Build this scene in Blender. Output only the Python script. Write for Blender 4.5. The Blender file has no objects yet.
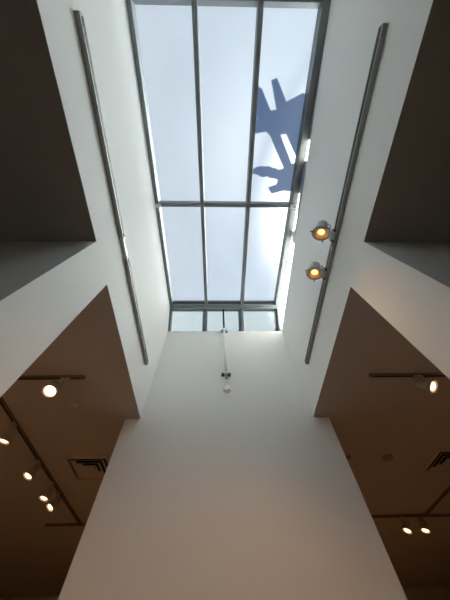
import bpy, bmesh, math, random
from mathutils import Vector, Matrix
random.seed(4)
sc = bpy.context.scene
COL = sc.collection

# ------------------------------------------------------------------ materials
def new_mat(name):
    m = bpy.data.materials.new(name); m.use_nodes = True
    nt = m.node_tree; b = nt.nodes['Principled BSDF']
    return m, nt, b

def plain(name, col, rough=0.5, metal=0.0, var=0.0, scale=40.0, bump=0.0):
    m, nt, b = new_mat(name)
    b.inputs['Roughness'].default_value = rough
    b.inputs['Metallic'].default_value = metal
    b.inputs['Base Color'].default_value = (*col, 1)
    tc = nt.nodes.new('ShaderNodeTexCoord')
    n = nt.nodes.new('ShaderNodeTexNoise'); n.inputs['Scale'].default_value = scale
    n.inputs['Detail'].default_value = 5
    nt.links.new(tc.outputs['Object'], n.inputs['Vector'])
    if var:
        r = nt.nodes.new('ShaderNodeValToRGB')
        r.color_ramp.elements[0].position = .3; r.color_ramp.elements[1].position = .7
        r.color_ramp.elements[0].color = (*[c * (1 - var) for c in col], 1)
        r.color_ramp.elements[1].color = (*[min(1, c * (1 + var)) for c in col], 1)
        nt.links.new(n.outputs['Fac'], r.inputs['Fac'])
        nt.links.new(r.outputs['Color'], b.inputs['Base Color'])
    if bump:
        bp = nt.nodes.new('ShaderNodeBump'); bp.inputs['Strength'].default_value = bump
        bp.inputs['Distance'].default_value = .002
        nt.links.new(n.outputs['Fac'], bp.inputs['Height'])
        nt.links.new(bp.outputs['Normal'], b.inputs['Normal'])
    return m

def emit(name, col, strength):
    m, nt, b = new_mat(name)
    b.inputs['Base Color'].default_value = (.8, .7, .5, 1)
    b.inputs['Emission Color'].default_value = (*col, 1)
    b.inputs['Emission Strength'].default_value = strength
    return m

def wood_floor():
    m, nt, b = new_mat('oak_floor')
    tc = nt.nodes.new('ShaderNodeTexCoord')
    br = nt.nodes.new('ShaderNodeTexBrick')
    br.inputs['Scale'].default_value = 1.0
    br.inputs['Brick Width'].default_value = 1.4; br.inputs['Row Height'].default_value = .12
    br.inputs['Mortar Size'].default_value = .002
    br.inputs['Color1'].default_value = (*FLOOR_COL, 1)
    br.inputs['Color2'].default_value = (*[c * .8 for c in FLOOR_COL], 1)
    br.inputs['Mortar'].default_value = (.03, .02, .01, 1)
    nt.links.new(tc.outputs['Object'], br.inputs['Vector'])
    nt.links.new(br.outputs['Color'], b.inputs['Base Color'])
    b.inputs['Roughness'].default_value = .45
    return m

def glazing(name, col, speck=True, lobe=None):
    """milky translucent roof glazing with a little dirt"""
    m = bpy.data.materials.new(name); m.use_nodes = True
    nt = m.node_tree; nt.nodes.clear()
    out = nt.nodes.new('ShaderNodeOutputMaterial')
    tr = nt.nodes.new('ShaderNodeBsdfTranslucent')
    gl = nt.nodes.new('ShaderNodeBsdfGlossy'); gl.inputs['Roughness'].default_value = .25
    gl.inputs['Color'].default_value = (.9, .95, 1, 1)
    mx = nt.nodes.new('ShaderNodeMixShader'); mx.inputs['Fac'].default_value = .04
    rf = nt.nodes.new('ShaderNodeBsdfRefraction'); rf.inputs['Roughness'].default_value = LOBE_R; rf.inputs['IOR'].default_value = 1.35
    rf.inputs['Color'].default_value = (1, 1, 1, 1)
    ms = nt.nodes.new('ShaderNodeMixShader'); ms.inputs['Fac'].default_value = LOBE if lobe is None else lobe
    tc = nt.nodes.new('ShaderNodeTexCoord')
    n1 = nt.nodes.new('ShaderNodeTexNoise'); n1.inputs['Scale'].default_value = 2.2; n1.inputs['Detail'].default_value = 3
    n2 = nt.nodes.new('ShaderNodeTexNoise'); n2.inputs['Scale'].default_value = 22; n2.inputs['Detail'].default_value = 8
    n2.inputs['Roughness'].default_value = .7
    nt.links.new(tc.outputs['Object'], n1.inputs['Vector']); nt.links.new(tc.outputs['Object'], n2.inputs['Vector'])
    r1 = nt.nodes.new('ShaderNodeValToRGB')
    r1.color_ramp.elements[0].position = .3; r1.color_ramp.elements[1].position = .7
    r1.color_ramp.elements[0].color = (*[c * .955 for c in col], 1); r1.color_ramp.elements[1].color = (*col, 1)
    nt.links.new(n1.outputs['Fac'], r1.inputs['Fac'])
    r2 = nt.nodes.new('ShaderNodeValToRGB')
    r2.color_ramp.elements[0].position = .29; r2.color_ramp.elements[1].position = .325
    r2.color_ramp.elements[0].color = (.8, .82, .84, 1) if speck else (1, 1, 1, 1); r2.color_ramp.elements[1].color = (1, 1, 1, 1)
    nt.links.new(n2.outputs['Fac'], r2.inputs['Fac'])
    mu = nt.nodes.new('ShaderNodeMix'); mu.data_type = 'RGBA'; mu.blend_type = 'MULTIPLY'
    mu.inputs['Factor'].default_value = 1
    nt.links.new(r1.outputs['Color'], mu.inputs['A']); nt.links.new(r2.outputs['Color'], mu.inputs['B'])
    nt.links.new(mu.outputs['Result'], tr.inputs['Color'])
    nt.links.new(tr.outputs[0], ms.inputs[1]); nt.links.new(rf.outputs[0], ms.inputs[2]); nt.links.new(mu.outputs['Result'], rf.inputs['Color'])
    nt.links.new(ms.outputs[0], mx.inputs[1]); nt.links.new(gl.outputs[0], mx.inputs[2])
    nt.links.new(mx.outputs[0], out.inputs['Surface'])
    return m

FLOOR_COL = (.36, .31, .26)
LOBE, LOBE_R = .90, .72
def clear_face():
    m = bpy.data.materials.new('clear_glass_face'); m.use_nodes = True
    nt = m.node_tree; nt.nodes.clear()
    out = nt.nodes.new('ShaderNodeOutputMaterial')
    t = nt.nodes.new('ShaderNodeBsdfTransparent'); g = nt.nodes.new('ShaderNodeBsdfGlossy'); g.inputs['Roughness'].default_value = .1
    mx = nt.nodes.new('ShaderNodeMixShader'); mx.inputs['Fac'].default_value = .03
    nt.links.new(t.outputs[0], mx.inputs[1]); nt.links.new(g.outputs[0], mx.inputs[2]); nt.links.new(mx.outputs[0], out.inputs['Surface'])
    return m
CLEAR = clear_face()
def frost(o, n):
    """only the outer face (along n) is the milky layer, the other faces are clear"""
    o.data.materials.append(CLEAR)
    for p in o.data.polygons: p.material_index = 0 if p.normal.dot(Vector(n)) > .7 else 1

WALL = plain('white_wall_paint', (.92, .92, .895), .65, var=.01, scale=60, bump=.08)
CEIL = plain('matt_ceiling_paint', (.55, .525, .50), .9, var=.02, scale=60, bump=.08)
ROOMWALL = plain('gallery_wall_paint', (.62, .58, .53), .85, var=.02)
FLOOR = wood_floor()
ALU = plain('grey_window_aluminium', (.20, .225, .23), .45, .25, var=.05)
ALU_LIGHT = plain('bright_aluminium', (.78, .8, .8), .4, .2, var=.03)
GASKET = plain('black_gasket', (.02, .022, .024), .6)
GLASS = glazing('milky_roof_glazing', (.735, .82, .88))
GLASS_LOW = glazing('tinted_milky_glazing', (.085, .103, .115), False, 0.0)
GLASS_SIDE = glazing('milky_side_glazing', (.93, .93, .93), False, 0.1)
TRACK = plain('grey_track_metal', (.30, .30, .285), .45, .35, var=.06)
TRACK_DARK = plain('dark_track_metal', (.24, .21, .18), .55, .2, var=.06)
SLOT = plain('black_track_slot', (.008, .008, .008), .7)
SILVER = plain('silver_lamp_paint', (.56, .57, .56), .4, .3, var=.04)
WHITELAMP = plain('white_lamp_paint', (.55, .50, .45), .5, 0, var=.03)
GOLD = plain('warm_reflector', (.50, .25, .10), .3, .7, var=.05)
BULB_W = emit('warm_bulb', (1.0, .74, .30), 1.5)
BULB_C = emit('bright_warm_bulb', (1.0, .70, .36), 2.6)
PLASTIC = plain('white_plastic', (.93, .93, .91), .4, var=.02)
DARK = plain('dark_metal', (.02, .022, .025), .5, .3)
VENT = plain('painted_vent_metal', (.55, .525, .50), .8, var=.02)
CLAMP = plain('dark_grey_clamp_metal', (.09, .095, .095), .4, .4)
DETECT = plain('beige_detector_plastic', (.33, .29, .26), .6, var=.02)
VENT_DARK = plain('duct_black', (.01, .009, .008), .9)
ROOF = plain('roof_membrane', (.45, .45, .44), .9, var=.1, scale=8)
STEEL = plain('weathered_steel', (.16, .15, .15), .6, .5, var=.2, scale=12)

# ------------------------------------------------------------------ mesh helpers
def link(name, bm, mat, parent=None, smooth=False, bevel=0.0):
    bmesh.ops.recalc_face_normals(bm, faces=bm.faces)
    me = bpy.data.meshes.new(name); bm.to_mesh(me); bm.free()
    me.materials.append(mat)
    if smooth:
        for p in me.polygons: p.use_smooth = True
    o = bpy.data.objects.new(name, me); COL.objects.link(o)
    if parent:
        o.parent = parent
        o.matrix_parent_inverse = Matrix.Identity(4)
    if bevel:
        md = o.modifiers.new('bevel', 'BEVEL'); md.width = bevel; md.segments = 2; md.limit_method = 'ANGLE'
    return o

def tag(o, label, cat, group=None, kind=None):
    o['label'] = label; o['category'] = cat
    if group: o['group'] = group
    if kind: o['kind'] = kind
    return o

def empty(name, loc, label, cat, group=None, kind=None):
    o = bpy.data.objects.new(name, None); COL.objects.link(o); o.location = loc
    o.empty_display_size = .1
    tag(o, label, cat, group, kind); o['_o'] = 0; del o['_o']
    return o

def hexa(bm, p):
    """8 points: bottom loop 0-3, top loop 4-7"""
    v = [bm.verts.new(q) for q in p]
    for f in ((0, 1, 2, 3), (4, 5, 6, 7), (0, 1, 5, 4), (1, 2, 6, 5), (2, 3, 7, 6), (3, 0, 4, 7)):
        bm.faces.new([v[i] for i in f])

def box(bm, x0, x1, y0, y1, z0, z1, T=None):
    p = [(x0, y0, z0), (x1, y0, z0), (x1, y1, z0), (x0, y1, z0), (x0, y0, z1), (x1, y0, z1), (x1, y1, z1), (x0, y1, z1)]
    if T: p = [T(*q) for q in p]
    hexa(bm, p)

def prism(bm, pts, ext):
    """polygon (list of 3-D points) extruded by vector ext"""
    ext = Vector(ext)
    a = [bm.verts.new(Vector(q)) for q in pts]; b = [bm.verts.new(Vector(q) + ext) for q in pts]
    bm.faces.new(a); bm.faces.new(b[::-1]); n = len(a)
    for i in range(n): bm.faces.new((a[i], a[(i + 1) % n], b[(i + 1) % n], b[i]))

def lathe(bm, prof, M, n=32, cap=True):
    rings = []
    for r, z in prof:
        rings.append([bm.verts.new(M @ Vector((r * math.cos(2 * math.pi * i / n), r * math.sin(2 * math.pi * i / n), z))) for i in range(n)])
    for a, b in zip(rings, rings[1:]):
        for i in range(n): bm.faces.new((a[i], a[(i + 1) % n], b[(i + 1) % n], b[i]))
    if cap:
        bm.faces.new(rings[0]); bm.faces.new(rings[-1][::-1])

def tube(bm, a, b, r, n=12):
    a = Vector(a); b = Vector(b); d = b - a
    q = d.to_track_quat('Z', 'Y').to_matrix().to_4x4()
    lathe(bm, [(r, 0), (r, d.length)], Matrix.Translation(a) @ q, n)

def rel(bm, o):
    """move a world-space bmesh into the frame of an empty that is only translated"""
    bmesh.ops.translate(bm, verts=bm.verts, vec=-o.location); return bm

def part(name, bm, mat, parent, **k):
    thing = parent if parent.type == 'EMPTY' else parent.parent      # a sub-part hangs under its part
    return link(name, rel(bm, thing), mat, parent, **k)

# ------------------------------------------------------------------ measures (metres, floor at z = 0, eye at z = 1.6)
XL, XR, YN, YF = -1.012, 1.2004, -1.574, 2.833
ZC, ZT = 3.6, 5.456
OX0, OX1, OY0, OY1 = -6.2, 6.7, -5.0, 10.4
SKY0 = Vector((0, YN, 5.580)); SKY1 = Vector((0, 2.518, 5.966))
SV = (SKY1 - SKY0); SLEN = SV.length; SV = SV.normalized(); SN = Vector((0, -SV.z, SV.y))
def zframe(y, off=0.0):
    return SKY0.z + (y - SKY0.y) * SV.z / SV.y + off
RD = .11                                                    # depth of the skylight rails below the reference plane

# ------------------------------------------------------------------ the setting
bm = bmesh.new(); box(bm, OX0, OX1, OY0, OY1, -.15, 0)
tag(link('floor', bm, FLOOR), 'brown timber plank floor of the gallery', 'floor', kind='structure')

bm = bmesh.new()
box(bm, OX0, XL - .0015, OY0, OY1, ZC - .0005, ZC + .2)
box(bm, XR + .0015, OX1, OY0, OY1, ZC - .0005, ZC + .2)
box(bm, XL - .0015, XR + .0015, OY0, YN - .0015, ZC - .0005, ZC + .2)
box(bm, XL - .0015, XR + .0015, YF + .02, OY1, ZC - .0005, ZC + .2)
tag(link('ceiling', bm, CEIL), 'low shadowed gallery ceiling on both sides of the light shaft', 'ceiling', kind='structure')

# left: shaft wall with its upstand below the skylight, plus the pier and cross wall underneath
bm = bmesh.new()
prism(bm, [(XL - .02, YN - .1, ZC), (XL - .02, YF, ZC), (XL - .02, YF, ZT), (XL - .02, 2.62, zframe(2.518, -RD) - .12), (XL - .02, 2.52, zframe(2.518, -RD)), (XL - .02, YN - .1, zframe(YN - .1, -RD))], (.02, 0, 0))
box(bm, OX0, XL, .559, .947, 0, ZC)
box(bm, XL - .25, XL - .02, YN - .1, YF, ZC + .2, 5.40)
tag(link('wall_left', bm, WALL), 'white left wall of the light shaft with the pier below it', 'wall', kind='structure')
bm = bmesh.new()
box(bm, XR, XR + .02, YN - .1, YF, ZC, ZT)
box(bm, XR, OX1, .552, .970, 0, ZC)
box(bm, XR + .02, XR + .25, YN - .1, YF, ZC + .2, 5.40)
tag(link('wall_right', bm, WALL), 'white right wall of the light shaft with the pier below it', 'wall', kind='structure')
bm = bmesh.new(); box(bm, -1.2024, 1.4008, YF, YF + .24, 0, ZT)
tag(link('wall_front', bm, WALL), 'tall white wall rising from the floor to the skylight', 'wall', kind='structure')
bm = bmesh.new(); box(bm, XL - .02, XR + .02, YN - .06, YN, ZC, zframe(YN, -RD))
tag(link('wall_back', bm, WALL), 'near white end wall of the light shaft overhead', 'wall', kind='structure')
for nm, b, lab in (('wall_outer_left', (OX0 - .15, OX0, OY0, OY1), 'outer wall of the dim room on the left'),
                   ('wall_outer_right', (OX1, OX1 + .15, OY0, OY1), 'outer wall of the dim room on the right'),
                   ('wall_outer_far', (OX0, OX1, OY1, OY1 + .15), 'far wall of the dim rooms behind the white wall'),
                   ('wall_outer_back', (OX0, OX1, OY0 - .15, OY0), 'wall behind the viewer')):
    bm = bmesh.new(); box(bm, *b, 0, ZC + .2)
    tag(link(nm, bm, ROOMWALL), lab, 'wall', kind='structure')
bm = bmesh.new()
for b in ((OX0, XL - .02, OY0, OY1), (XR + .02, OX1, OY0, OY1), (XL - .02, XR + .02, OY0, YN - .06), (XL - .02, XR + .02, YF + .24, OY1)):
    box(bm, *b, 5.28, 5.40)
tag(link('roof', bm, ROOF), 'flat grey roof around the skylight', 'roof', kind='structure')

# ------------------------------------------------------------------ the skylight
def S(u, v, w):
    """u = x in metres, v = metres up the slope, w = metres above the reference plane"""
    p = SKY0 + SV * v + SN * w
    return (u, p.y, p.z)

win = empty('window_1', (0, YN, 5.58), 'sloping grey-framed roof skylight of six milky panes over the shaft', 'skylight', kind='structure')
W = XR - XL
MU = [XL + W * .331, XL + W * .660]                         # the two long mullions
V0, V1 = .012, .055
VC = SLEN * .5195                                           # the cross bar
EW, ER = .055, .080                                                   # visible width of the edge rails
bm = bmesh.new()
box(bm, XL - .03, XL + EW, -.05, SLEN, -RD, .06, S); box(bm, XR - ER, XR + .03, -.05, SLEN, -RD, .06, S)
box(bm, XL + EW, XR - ER, -.05, V0, -RD, .06, S); box(bm, XL + EW, XR - ER, SLEN - V1, SLEN, -RD, .06, S)
part('window_frame', bm, ALU, win, bevel=.006)
bm = bmesh.new()
box(bm, XL + EW, XR - ER, SLEN - V1 - .008, SLEN - V1 + .004, -RD * .6, .0, S)
part('gasket', bm, GASKET, win)
for x in MU:
    bm = bmesh.new(); box(bm, x - .030, x + .030, V0, SLEN - V1, -RD, .06, S)
    part('mullion', bm, ALU, win, bevel=.006)
edges = [XL + EW, MU[0] - .030, MU[0] + .030, MU[1] - .030, MU[1] + .030, XR - ER]
for k in range(3):
    bm = bmesh.new(); box(bm, edges[2 * k], edges[2 * k + 1], VC - .03, VC + .03, -RD * .85, .06, S)
    part('crossbar', bm, ALU, win, bevel=.006)
    for v0, v1 in ((V0, VC - .03), (VC + .03, SLEN - V1)):
        bm = bmesh.new(); box(bm, edges[2 * k] - .004, edges[2 * k + 1] + .004, v0 - .004, v1 + .004, .043, .055, S)
        frost(part('pane', bm, GLASS, win), SN)
for s, x in ((1, XL), (-1, XR)):                            # bright brackets at the ends of the cross bar
    bm = bmesh.new()
    prism(bm, [S(x + s * .002, VC - .022, -RD - .05), S(x + s * .085, VC - .022, -RD - .004), S(x + s * .085, VC - .022, -RD + .02), S(x + s * .002, VC - .022, -RD + .0)],
          Vector(S(0, VC + .03, 0)) - Vector(S(0, VC - .022, 0)))
    part('bracket', bm, ALU_LIGHT, win, bevel=.003)['label'] = 'bright aluminium bracket'
# tapering side glazing between the right wall and the sloping frame
bm = bmesh.new()
prism(bm, [(XR, -1.45, ZT), (XR, YF + .02, ZT - .005), (XR, 2.60, zframe(2.518) + .02), (XR, 2.45, zframe(2.45, .03)), (XR, -1.45, zframe(-1.45, .03))], (.012, 0, 0))
sp = part('side_pane', bm, GLASS_SIDE, win); frost(sp, (1, 0, 0)); sp['label'] = 'bright tapering side pane beside the right wall'

# the steep lower light at the far end
A = Vector((0, YF, ZT)); B = Vector((0, 2.518, 5.966 - RD))
CV = (B - A); CLEN = CV.length; CV = CV.normalized(); CN = Vector((0, CV.z, -CV.y))
def Cc(u, v, w):
    p = A + CV * v + CN * w
    return (u, p.y, p.z)
w2 = empty('window_2', (0, YF, ZT), 'low grey-framed window band of three bluish panes above the tall white wall', 'window', kind='structure')
bm = bmesh.new()
box(bm, XL, XL + .045, 0, CLEN, .0, .15, Cc); box(bm, XR - .045, XR, 0, CLEN, .0, .15, Cc)
box(bm, XL + .045, XR - .045, CLEN - .035, CLEN, .0, .15, Cc); box(bm, XL + .045, XR - .045, 0, .02, .06, .15, Cc)
part('window_frame', bm, ALU, w2, bevel=.005)
for x in MU:
    bm = bmesh.new(); box(bm, x - .026, x + .026, .02, CLEN - .035, .03, .15, Cc)
    part('mullion', bm, ALU, w2, bevel=.005)
e2 = [XL + .045, MU[0] - .026, MU[0] + .026, MU[1] - .026, MU[1] + .026, XR - .045]
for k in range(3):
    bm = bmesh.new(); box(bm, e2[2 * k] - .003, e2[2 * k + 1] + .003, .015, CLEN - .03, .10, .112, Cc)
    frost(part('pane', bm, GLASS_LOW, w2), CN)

# ------------------------------------------------------------------ dark angular sculpture on the roof (its shadow falls on the panes)
sx = 1.70
sculpt = empty('roof_sculpture', (sx, 0, 5.40), 'angular steel plate sculpture on the roof seen as a blue silhouette on the right pane', 'sculpture')
shapes = [
 ('prong', [(-.591, 6.748), (-.579, 6.707), (-.387, 6.603), (-.316, 6.621), (-.29, 6.71), (-.272, 6.767), (-.529, 6.767)]),
 ('prong', [(-.694, 6.59), (-.73, 6.537), (-.529, 6.421), (-.44, 6.443), (-.403, 6.521)]),
 ('body_plate', [(-.309, 6.729), (-.39, 6.609), (-.427, 6.524), (-.533, 6.424), (-.681, 6.233), (-.638, 6.0), (-.464, 6.0), (-.284, 6.276), (-.192, 6.424), (-.124, 6.607), (-.155, 6.647), (-.089, 6.784), (-.09, 6.842), (-.208, 6.791)]),
 ('brace', [(-.156, 6.62), (-.192, 6.503), (.137, 6.330), (.25, 6.30), (.238, 6.407)]),
 ('brace', [(-.202, 6.405), (-.377, 6.278), (-.425, 6.0), (.0, 6.06), (.19, 6.1), (.156, 6.250), (.051, 6.255)]),
 ('lower_plate', [(.257, 6.471), (.108, 6.282), (.056, 5.95), (.478, 5.9), (.513, 6.352), (.528, 6.426), (.612, 6.58), (.543, 6.629), (.459, 6.509)]),
 ('ragged_arm', [(.212, 6.401), (.268, 6.506), (.252, 6.535), (.268, 6.577), (.253, 6.619), (.279, 6.682), (.279, 6.716), (.317, 6.787), (.371, 6.84), (.421, 6.831), (.408, 6.789), (.416, 6.753), (.425, 6.7), (.391, 6.647), (.403, 6.604), (.393, 6.547), (.399, 6.467)]),
 ('base_plate', [(-1.5, 5.40), (-1.5, 6.0), (-.64, 6.12), (-.40, 6.10), (-.19, 6.06), (-.17, 5.72), (.05, 5.72), (.08, 6.05), (.46, 6.02), (.74, 6.02), (.80, 5.98), (1.04, 6.02), (1.09, 6.14), (1.24, 6.10), (1.26, 5.40)]),
]
for i, (nm, pts) in enumerate(shapes):
    bm = bmesh.new(); prism(bm, [(sx - .008 + .001 * i, y, z) for y, z in pts], (.016, 0, 0))
    part(nm, bm, STEEL, sculpt)

# ------------------------------------------------------------------ light tracks
def wall_track(name, xw, s, y0, y1, z, joint, label):
    """xw = wall face, s = direction into the shaft"""
    t = empty(name, (xw, (y0 + y1) / 2, z), label, 'light track')
    D, Hh = .040, .058
    X = lambda d: xw + s * d
    def b(d0, d1, ya, yb, z0, z1): box(bm, min(X(d0), X(d1)), max(X(d0), X(d1)), ya, yb, z0, z1)
    for ya, yb in joint:
        bm = bmesh.new()                                    # one channel section: back, lower lip, upper lip
        c0, c1, h0, h1 = .006, D, z - Hh / 2, z + Hh / 2
        prism(bm, [(X(0), ya, h0), (X(c1), ya, h0), (X(c1), ya, h0 + .014), (X(c0), ya, h0 + .014), (X(c0), ya, h1 - .010), (X(c1), ya, h1 - .010), (X(c1), ya, h1), (X(0), ya, h1)], (0, yb - ya, 0))
        part('rail', bm, TRACK, t)
        bm = bmesh.new(); b(c0, D - .001, ya + .05, yb - .05, h0 + .014, h1 - .010)
        part('slot', bm, SLOT, t)
    for ya, yb in ((y0 - .012, y0), (y1, y1 + .012)):
        bm = bmesh.new(); b(0, D + .001, ya, yb, z - Hh / 2 - .001, z + Hh / 2 + .001)
        part('end_cap', bm, TRACK, t, bevel=.002)
    if len(joint) > 1:
        bm = bmesh.new(); b(0, D - .004, joint[0][1] - .002, joint[1][0] + .002, z - Hh / 2 + .004, z + Hh / 2 - .004)
        jn = part('joiner', bm, SILVER, t, bevel=.003)
        for ya in (joint[0][1] - .012, joint[1][0] - .012):
            bm = bmesh.new(); b(0, D + .006, ya, ya + .024, z - Hh / 2 - .004, z + Hh / 2 + .006)
            part('joiner_collar', bm, SILVER, jn, bevel=.003)
    return t
wall_track('light_track', XL, 1, -.91, 2.35, 4.090, [(-.91, .66), (.86, 2.35)], 'long empty grey light track on the left shaft wall')
wall_track('light_track', XR, -1, -.88, 2.345, 4.080, [(-.88, 2.345)], 'long grey light track on the right shaft wall carrying two silver spotlights')

def ceil_track(a, b, label):
    """a, b: (x, y) ends of a ceiling track"""
    a = Vector((*a, ZC)); b = Vector((*b, ZC)); mid = (a + b) / 2
    t = empty('light_track', mid, label, 'light track')
    d = (b - a); L = d.length; d.normalize(); n = Vector((-d.y, d.x, 0))
    T = lambda u, v, w: tuple(a + d * u + n * v + Vector((0, 0, w)))
    bm = bmesh.new()
    prism(bm, [T(0, *q) for q in ((-.018, 0), (-.018, -.032), (-.011, -.032), (-.011, -.008), (.011, -.008), (.011, -.032), (.018, -.032), (.018, 0))], d * L)
    part('rail', bm, TRACK_DARK, t)
    bm = bmesh.new(); box(bm, .04, L - .04, -.011, .011, -.028, -.008, T)
    part('slot', bm, SLOT, t)
    for u in (-.012, L):
        bm = bmesh.new(); box(bm, u, u + .012, -.02, .02, -.035, 0, T)
        part('end_cap', bm, TRACK_DARK, t)
    return t
ceil_track((-3.6, 2.083), (-1.52, 2.083), 'short dark ceiling track nearest the left opening with one bright spotlight')
ceil_track((-2.575, 1.0), (-2.575, 5.80), 'long dark ceiling track running back over the left room with four spotlights')
ceil_track((-3.21, 5.85), (-1.6, 5.85), 'dark ceiling track crossing the far end of the left room')
ceil_track((1.713, 2.083), (4.3, 2.083), 'dark ceiling track nearest the right opening with one spotlight')
ceil_track((1.9, 5.74), (5.2, 5.74), 'dark ceiling track far back in the right room with two small spotlights')
ceil_track((3.855, 3.0), (3.855, 5.70), 'dark ceiling track running back along the right room to the far track')
ceil_track((1.2, 3.74), (1.90, 3.74), 'dark track end peeking out from behind the right edge of the tall white wall')

# ------------------------------------------------------------------ spotlights
def spotlight(lens, aim, foot, foot_dir, label, group, wall, power, bulb_r=.033, size=1.0):
    lens = Vector(lens); aim = Vector(aim).normalized(); foot = Vector(foot); fd = Vector(foot_dir)
    t = empty('spotlight', foot, label, 'spotlight', group)
    body = SILVER if wall else WHITELAMP
    q = (-aim).to_track_quat('Z', 'Y').to_matrix().to_4x4()
    M = Matrix.Translation(lens) @ q @ Matrix.Scale(size, 4)
    bm = bmesh.new()
    lathe(bm, [(.064, .012), (.066, .026), (.058, .034), (.054, .06), (.053, .075), (.052, .135), (.050, .142), (.042, .144), (.040, .150), (.001, .151)], M, cap=False)
    hs = part('housing', bm, body, t)
    bm = bmesh.new()
    lathe(bm, [(.060, .014), (.062, -.004), (.070, -.012), (.082, -.010), (.088, .002), (.086, .016), (.074, .022), (.064, .018)], M, 40, cap=False)
    rg = part('ring', bm, body, t, smooth=True)
    bm = bmesh.new()
    lathe(bm, [(.062, .0), (.052, .022), (.034, .040), (.012, .046)], M, cap=False)
    part('reflector', bm, GOLD, hs, smooth=True)
    bm = bmesh.new()
    lathe(bm, [(bulb_r, .022 if bulb_r < .045 else .004), (bulb_r * .85, .012 if bulb_r < .045 else -.004), (bulb_r * .5, .005 if bulb_r < .045 else -.008), (.004, .003 if bulb_r < .045 else -.009)], M)
    part('bulb', bm, BULB_W if wall else BULB_C, hs, smooth=True)['label'] = 'glowing warm bulb'
    for k in range(3):                                      # three clips on the rim
        c = Matrix.Rotation(math.radians(-90 + 120 * k), 4, 'Z')
        bm = bmesh.new(); box(bm, .078, .104, -.007, .007, -.012, -.002, lambda x, y, z: tuple(M @ c @ Vector((x, y, z))))
        part('rim_clip', bm, body, rg)
    # yoke and stem
    side = (foot - lens).cross(aim)
    side = side.normalized() if side.length > 1e-3 else Vector((0, 1, 0))
    piv = lens - aim * .075 * size
    back = (foot + fd * .05) - piv
    back = (back - side * back.dot(side)); 
    bd = back.normalized() if back.length > 1e-3 else -aim
    bm = bmesh.new(); pts = []
    for k in range(13):
        an = math.pi * k / 12
        pts.append(piv + side * (.078 * size * math.cos(an)) + bd * (.085 * size * math.sin(an)))
    for a, b in zip(pts, pts[1:]): tube(bm, a, b, .006, 8)
    part('yoke', bm, body, t, smooth=True)
    bm = bmesh.new(); tube(bm, foot + fd * .035, piv + bd * .085 * size, .011, 12)
    part('stem', bm, body, t, smooth=True)
    tr = Vector((0, 1, 0)) if wall or abs(label_dir[0]) < .5 else Vector((1, 0, 0))
    n = fd.cross(tr)
    bm = bmesh.new(); box(bm, -.05, .05, -.02, .02, 0, .04, lambda x, y, z: tuple(foot + tr * x + n * y + fd * z))
    ad = part('adapter', bm, body, t, bevel=.004)
    if wall:
        for z0 in (-.06, .045):
            bm = bmesh.new(); box(bm, z0, z0 + .02, -.026, .026, 0, .018, lambda x, y, z: tuple(foot + tr * x + n * y + fd * z))
            part('adapter_latch', bm, DARK, ad)
    ld = bpy.data.lights.new('spot_beam', 'SPOT'); ld.energy = power; ld.color = (1, .49, .20)
    ld.spot_size = math.radians(95); ld.spot_blend = .8; ld.shadow_soft_size = .04
    lo = bpy.data.objects.new('spot_beam', ld); COL.objects.link(lo); lo.parent = t
    lo.matrix_local = Matrix.Translation(lens + aim * .03 - foot) @ q
    return t

PW, PC = 20, 37
label_dir = (0, 1)
g1 = 'silver spotlights on the right shaft wall'
spotlight((.98, .575, 3.968), (-.328, .428, -.842), (XR - .040, .62, 4.080), (-1, 0, 0), 'upper of the two silver spotlights on the right shaft wall', g1, True, PW)
spotlight((.98, .978, 3.931), (-.307, .286, -.907), (XR - .040, 1.04, 4.080), (-1, 0, 0), 'lower of the two silver spotlights on the right shaft wall', g1, True, PW)
g2 = 'spotlights under the low ceilings'
label_dir = (1, 0)
dn = (0, 0, -1)
spotlight((-1.775, 2.083, 3.40), (.077, -.375, -.924), (-1.70, 2.083, 3.568), dn, 'bright large round spotlight on the short track nearest the left opening', g2, False, PC, .060)
label_dir = (0, 1)
spotlight((-2.58, 2.911, 3.38), (-.10, .06, -.99), (-2.575, 2.86, 3.568), dn, 'spotlight cut by the left photo edge, first on the long left track', g2, False, PC, .050)
spotlight((-2.597, 3.707, 3.38), (-.195, -.234, -.953), (-2.575, 3.72, 3.568), dn, 'single spotlight midway along the long track in the left room', g2, False, PC, .050)
spotlight((-2.600, 4.330, 3.38), (-.10, -.124, -.98), (-2.575, 4.30, 3.568), dn, 'nearer of the paired spotlights low on the long left track', g2, False, PC, .050)
spotlight((-2.605, 4.620, 3.38), (-.30, -.35, -.88), (-2.575, 4.60, 3.568), dn, 'farther of the paired spotlights low on the long left track', g2, False, PC, .050)
label_dir = (1, 0)
spotlight((2.285, 2.060, 3.40), (.36, -.44, -.82), (2.24, 2.083, 3.568), dn, 'spotlight on the right room track close under the white pier', g2, False, PC * .6, .050)
spotlight((3.388, 5.760, 3.38), (-.50, -.04, -.86), (3.40, 5.74, 3.568), dn, 'left one of two tiny spotlights far back in the right room', g2, False, PC * 3.5, .052)
spotlight((3.726, 5.770, 3.38), (-.40, -.04, -.91), (3.74, 5.74, 3.568), dn, 'right one of two tiny spotlights far back in the right room', g2, False, PC * 3.5, .052)

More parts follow.
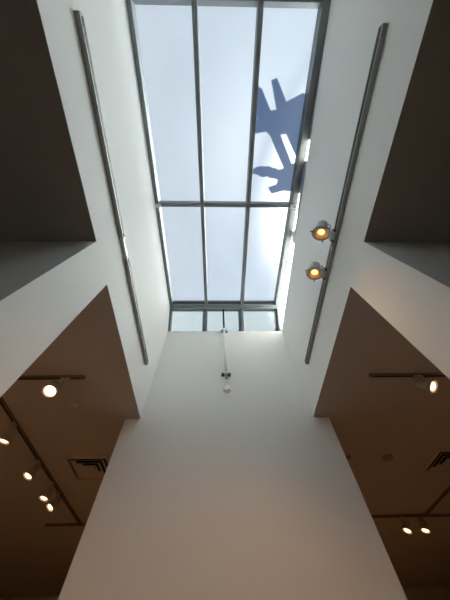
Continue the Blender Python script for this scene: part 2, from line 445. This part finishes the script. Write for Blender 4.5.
# ------------------------------------------------------------------ ceiling air diffusers
def diffuser(cx, cy, label):
    t = empty('air_diffuser', (cx, cy, ZC), label, 'vent', 'square ceiling air diffusers')
    def ring(bm, r0, z0, r1, z1, th=.006):
        for k in range(4):
            c = Matrix.Rotation(k * math.pi / 2, 4, 'Z')
            p = [(-r0, -r0, z0), (r0, -r0, z0), (r1, -r1, z1), (-r1, -r1, z1)]
            q = [(x, y, z + th) for x, y, z in p]
            hexa(bm, [tuple(Vector((cx, cy, ZC)) + c @ Vector(v)) for v in p + q])
    bm = bmesh.new(); box(bm, cx - .27, cx + .27, cy - .27, cy + .27, ZC - .004, ZC - .001)
    part('duct_opening', bm, VENT_DARK, t)
    bm = bmesh.new(); ring(bm, .305, -.012, .27, -.03); fr = part('frame', bm, VENT, t)
    for k, (r0, r1) in enumerate(((.235, .185), (.165, .115), (.095, .05))):
        bm = bmesh.new(); ring(bm, r0, -.034, r1, -.008); part('louver', bm, VENT, fr)
    bm = bmesh.new(); box(bm, cx - .04, cx + .04, cy - .04, cy + .04, ZC - .014, ZC - .008); part('centre_plate', bm, VENT, t)
diffuser(-1.90, 3.94, 'square ceiling air diffuser left of the tall white wall')
diffuser(3.46, 3.88, 'square ceiling air diffuser in the right room at the photo edge')

def ceil_disc(x, y, r, label, mat, cat='detector', name='smoke_detector'):
    t = empty(name, (x, y, ZC), label, cat)
    bm = bmesh.new(); lathe(bm, [(r, 0), (r, -.012), (r * .96, -.016)], Matrix.Translation((x, y, ZC))); part('base', bm, VENT, t, smooth=False)
    bm = bmesh.new(); lathe(bm, [(r * .8, -.016), (r * .78, -.034), (r * .6, -.044), (.01, -.046)], Matrix.Translation((x, y, ZC))); part('cover', bm, mat, t, smooth=True)
ceil_disc(-1.745, 2.526, .06, 'small round detector on the ceiling right of the bright left spotlight', VENT)
ceil_disc(2.474, 3.754, .10, 'round detector on the right room ceiling beside the tall white wall', DETECT)

# ------------------------------------------------------------------ pole down the front wall
t = empty('skylight_pole', (.08, YF, 4.3), 'thin white pole with a dark upper rod on the tall white wall', 'pole')
yp = YF - .055
bm = bmesh.new(); tube(bm, (.076, yp, 5.47), (.092, yp, 4.30), .023, 16); part('tube', bm, PLASTIC, t, smooth=True)
bm = bmesh.new(); tube(bm, (.076, yp, 5.47), (.064, 2.58, 5.875), .018, 12); part('rod', bm, DARK, t, smooth=True)['label'] = 'dark upper rod'
def clamp(x, z, w, h, mat):
    for a, b in ((x - w, x - .022), (x + .022, x + w)):
        bm = bmesh.new(); box(bm, a, b, YF - .05, YF + .004, z - h, z + h)
        part('clamp', bm, mat, t, bevel=.004)
    bm = bmesh.new(); box(bm, x - .024, x + .024, YF - .085, YF - .012, z - h * 1.1, z + h * 1.1)
    part('clamp_collar', bm, PLASTIC, t, bevel=.004)
clamp(.077, 5.425, .065, .022, TRACK)
clamp(.091, 4.31, .072, .015, CLAMP)
bm = bmesh.new(); tube(bm, (.092, yp, 4.30), (.094, yp, 4.20), .014, 12); part('tip', bm, TRACK, t, smooth=True)
bm = bmesh.new(); tube(bm, (.091, yp - .01, 4.33), (.0905, yp - .01, 4.37), .012, 12); part('hook', bm, DARK, t, smooth=True)

t = empty('wall_sensor', (.10, YF, 4.057), 'small white round sensor just below the white pole', 'sensor')
Mw = Matrix.Translation((.10, YF, 4.057)) @ Matrix.Rotation(math.pi / 2, 4, 'X')
bm = bmesh.new(); lathe(bm, [(.066, 0), (.066, .010), (.062, .016)], Mw, 36); part('base', bm, PLASTIC, t)
bm = bmesh.new(); lathe(bm, [(.054, .016), (.050, .030), (.03, .038), (.004, .040)], Mw, 36); part('cover', bm, PLASTIC, t, smooth=True)

# ------------------------------------------------------------------ daylight
SUN_EL, SUN_AZ = math.radians(40), math.radians(14)
sd = Vector((math.cos(SUN_EL) * math.cos(SUN_AZ), math.cos(SUN_EL) * math.sin(SUN_AZ), math.sin(SUN_EL)))
l = bpy.data.lights.new('sun', 'SUN'); l.energy = 29; l.angle = math.radians(.53); l.color = (1, .98, .90)
o = bpy.data.objects.new('sun', l); COL.objects.link(o); o.rotation_euler = sd.to_track_quat('Z', 'Y').to_euler(); o.location = (8, 0, 12)
w = bpy.data.worlds.new('sky'); sc.world = w; w.use_nodes = True
nt = w.node_tree; bg = nt.nodes['Background']
sky = nt.nodes.new('ShaderNodeTexSky'); sky.sky_type = 'NISHITA'; sky.sun_disc = False
sky.sun_elevation = SUN_EL; sky.sun_rotation = math.pi / 2 - SUN_AZ
nt.links.new(sky.outputs['Color'], bg.inputs['Color']); bg.inputs['Strength'].default_value = .095

# ------------------------------------------------------------------ camera
F = Vector((.02034, .48479, .87439)); Rt = Vector((.99979, -.0096, -.01793)); U = Vector((.0003, -.87458, .48489))
cam = bpy.data.cameras.new('camera'); co = bpy.data.objects.new('camera', cam); COL.objects.link(co)
Mx = Matrix((Rt, U, -F)).transposed().to_4x4(); Mx.translation = (0, 0, 1.6); co.matrix_world = Mx
cam.sensor_fit = 'VERTICAL'; cam.sensor_height = 36; cam.sensor_width = 27; cam.lens = 244.108 * 36 / 600
cam.clip_start = .02
sc.camera = co

sc.view_settings.view_transform = 'Standard'; sc.view_settings.look = 'None'
sc.view_settings.exposure = .36; sc.view_settings.gamma = 1; sc.view_settings.use_curve_mapping = False
sc.cycles.use_denoising = True
sc.cycles.max_bounces = 14; sc.cycles.diffuse_bounces = 10; sc.cycles.transmission_bounces = 8
sc.cycles.sample_clamp_indirect = 6
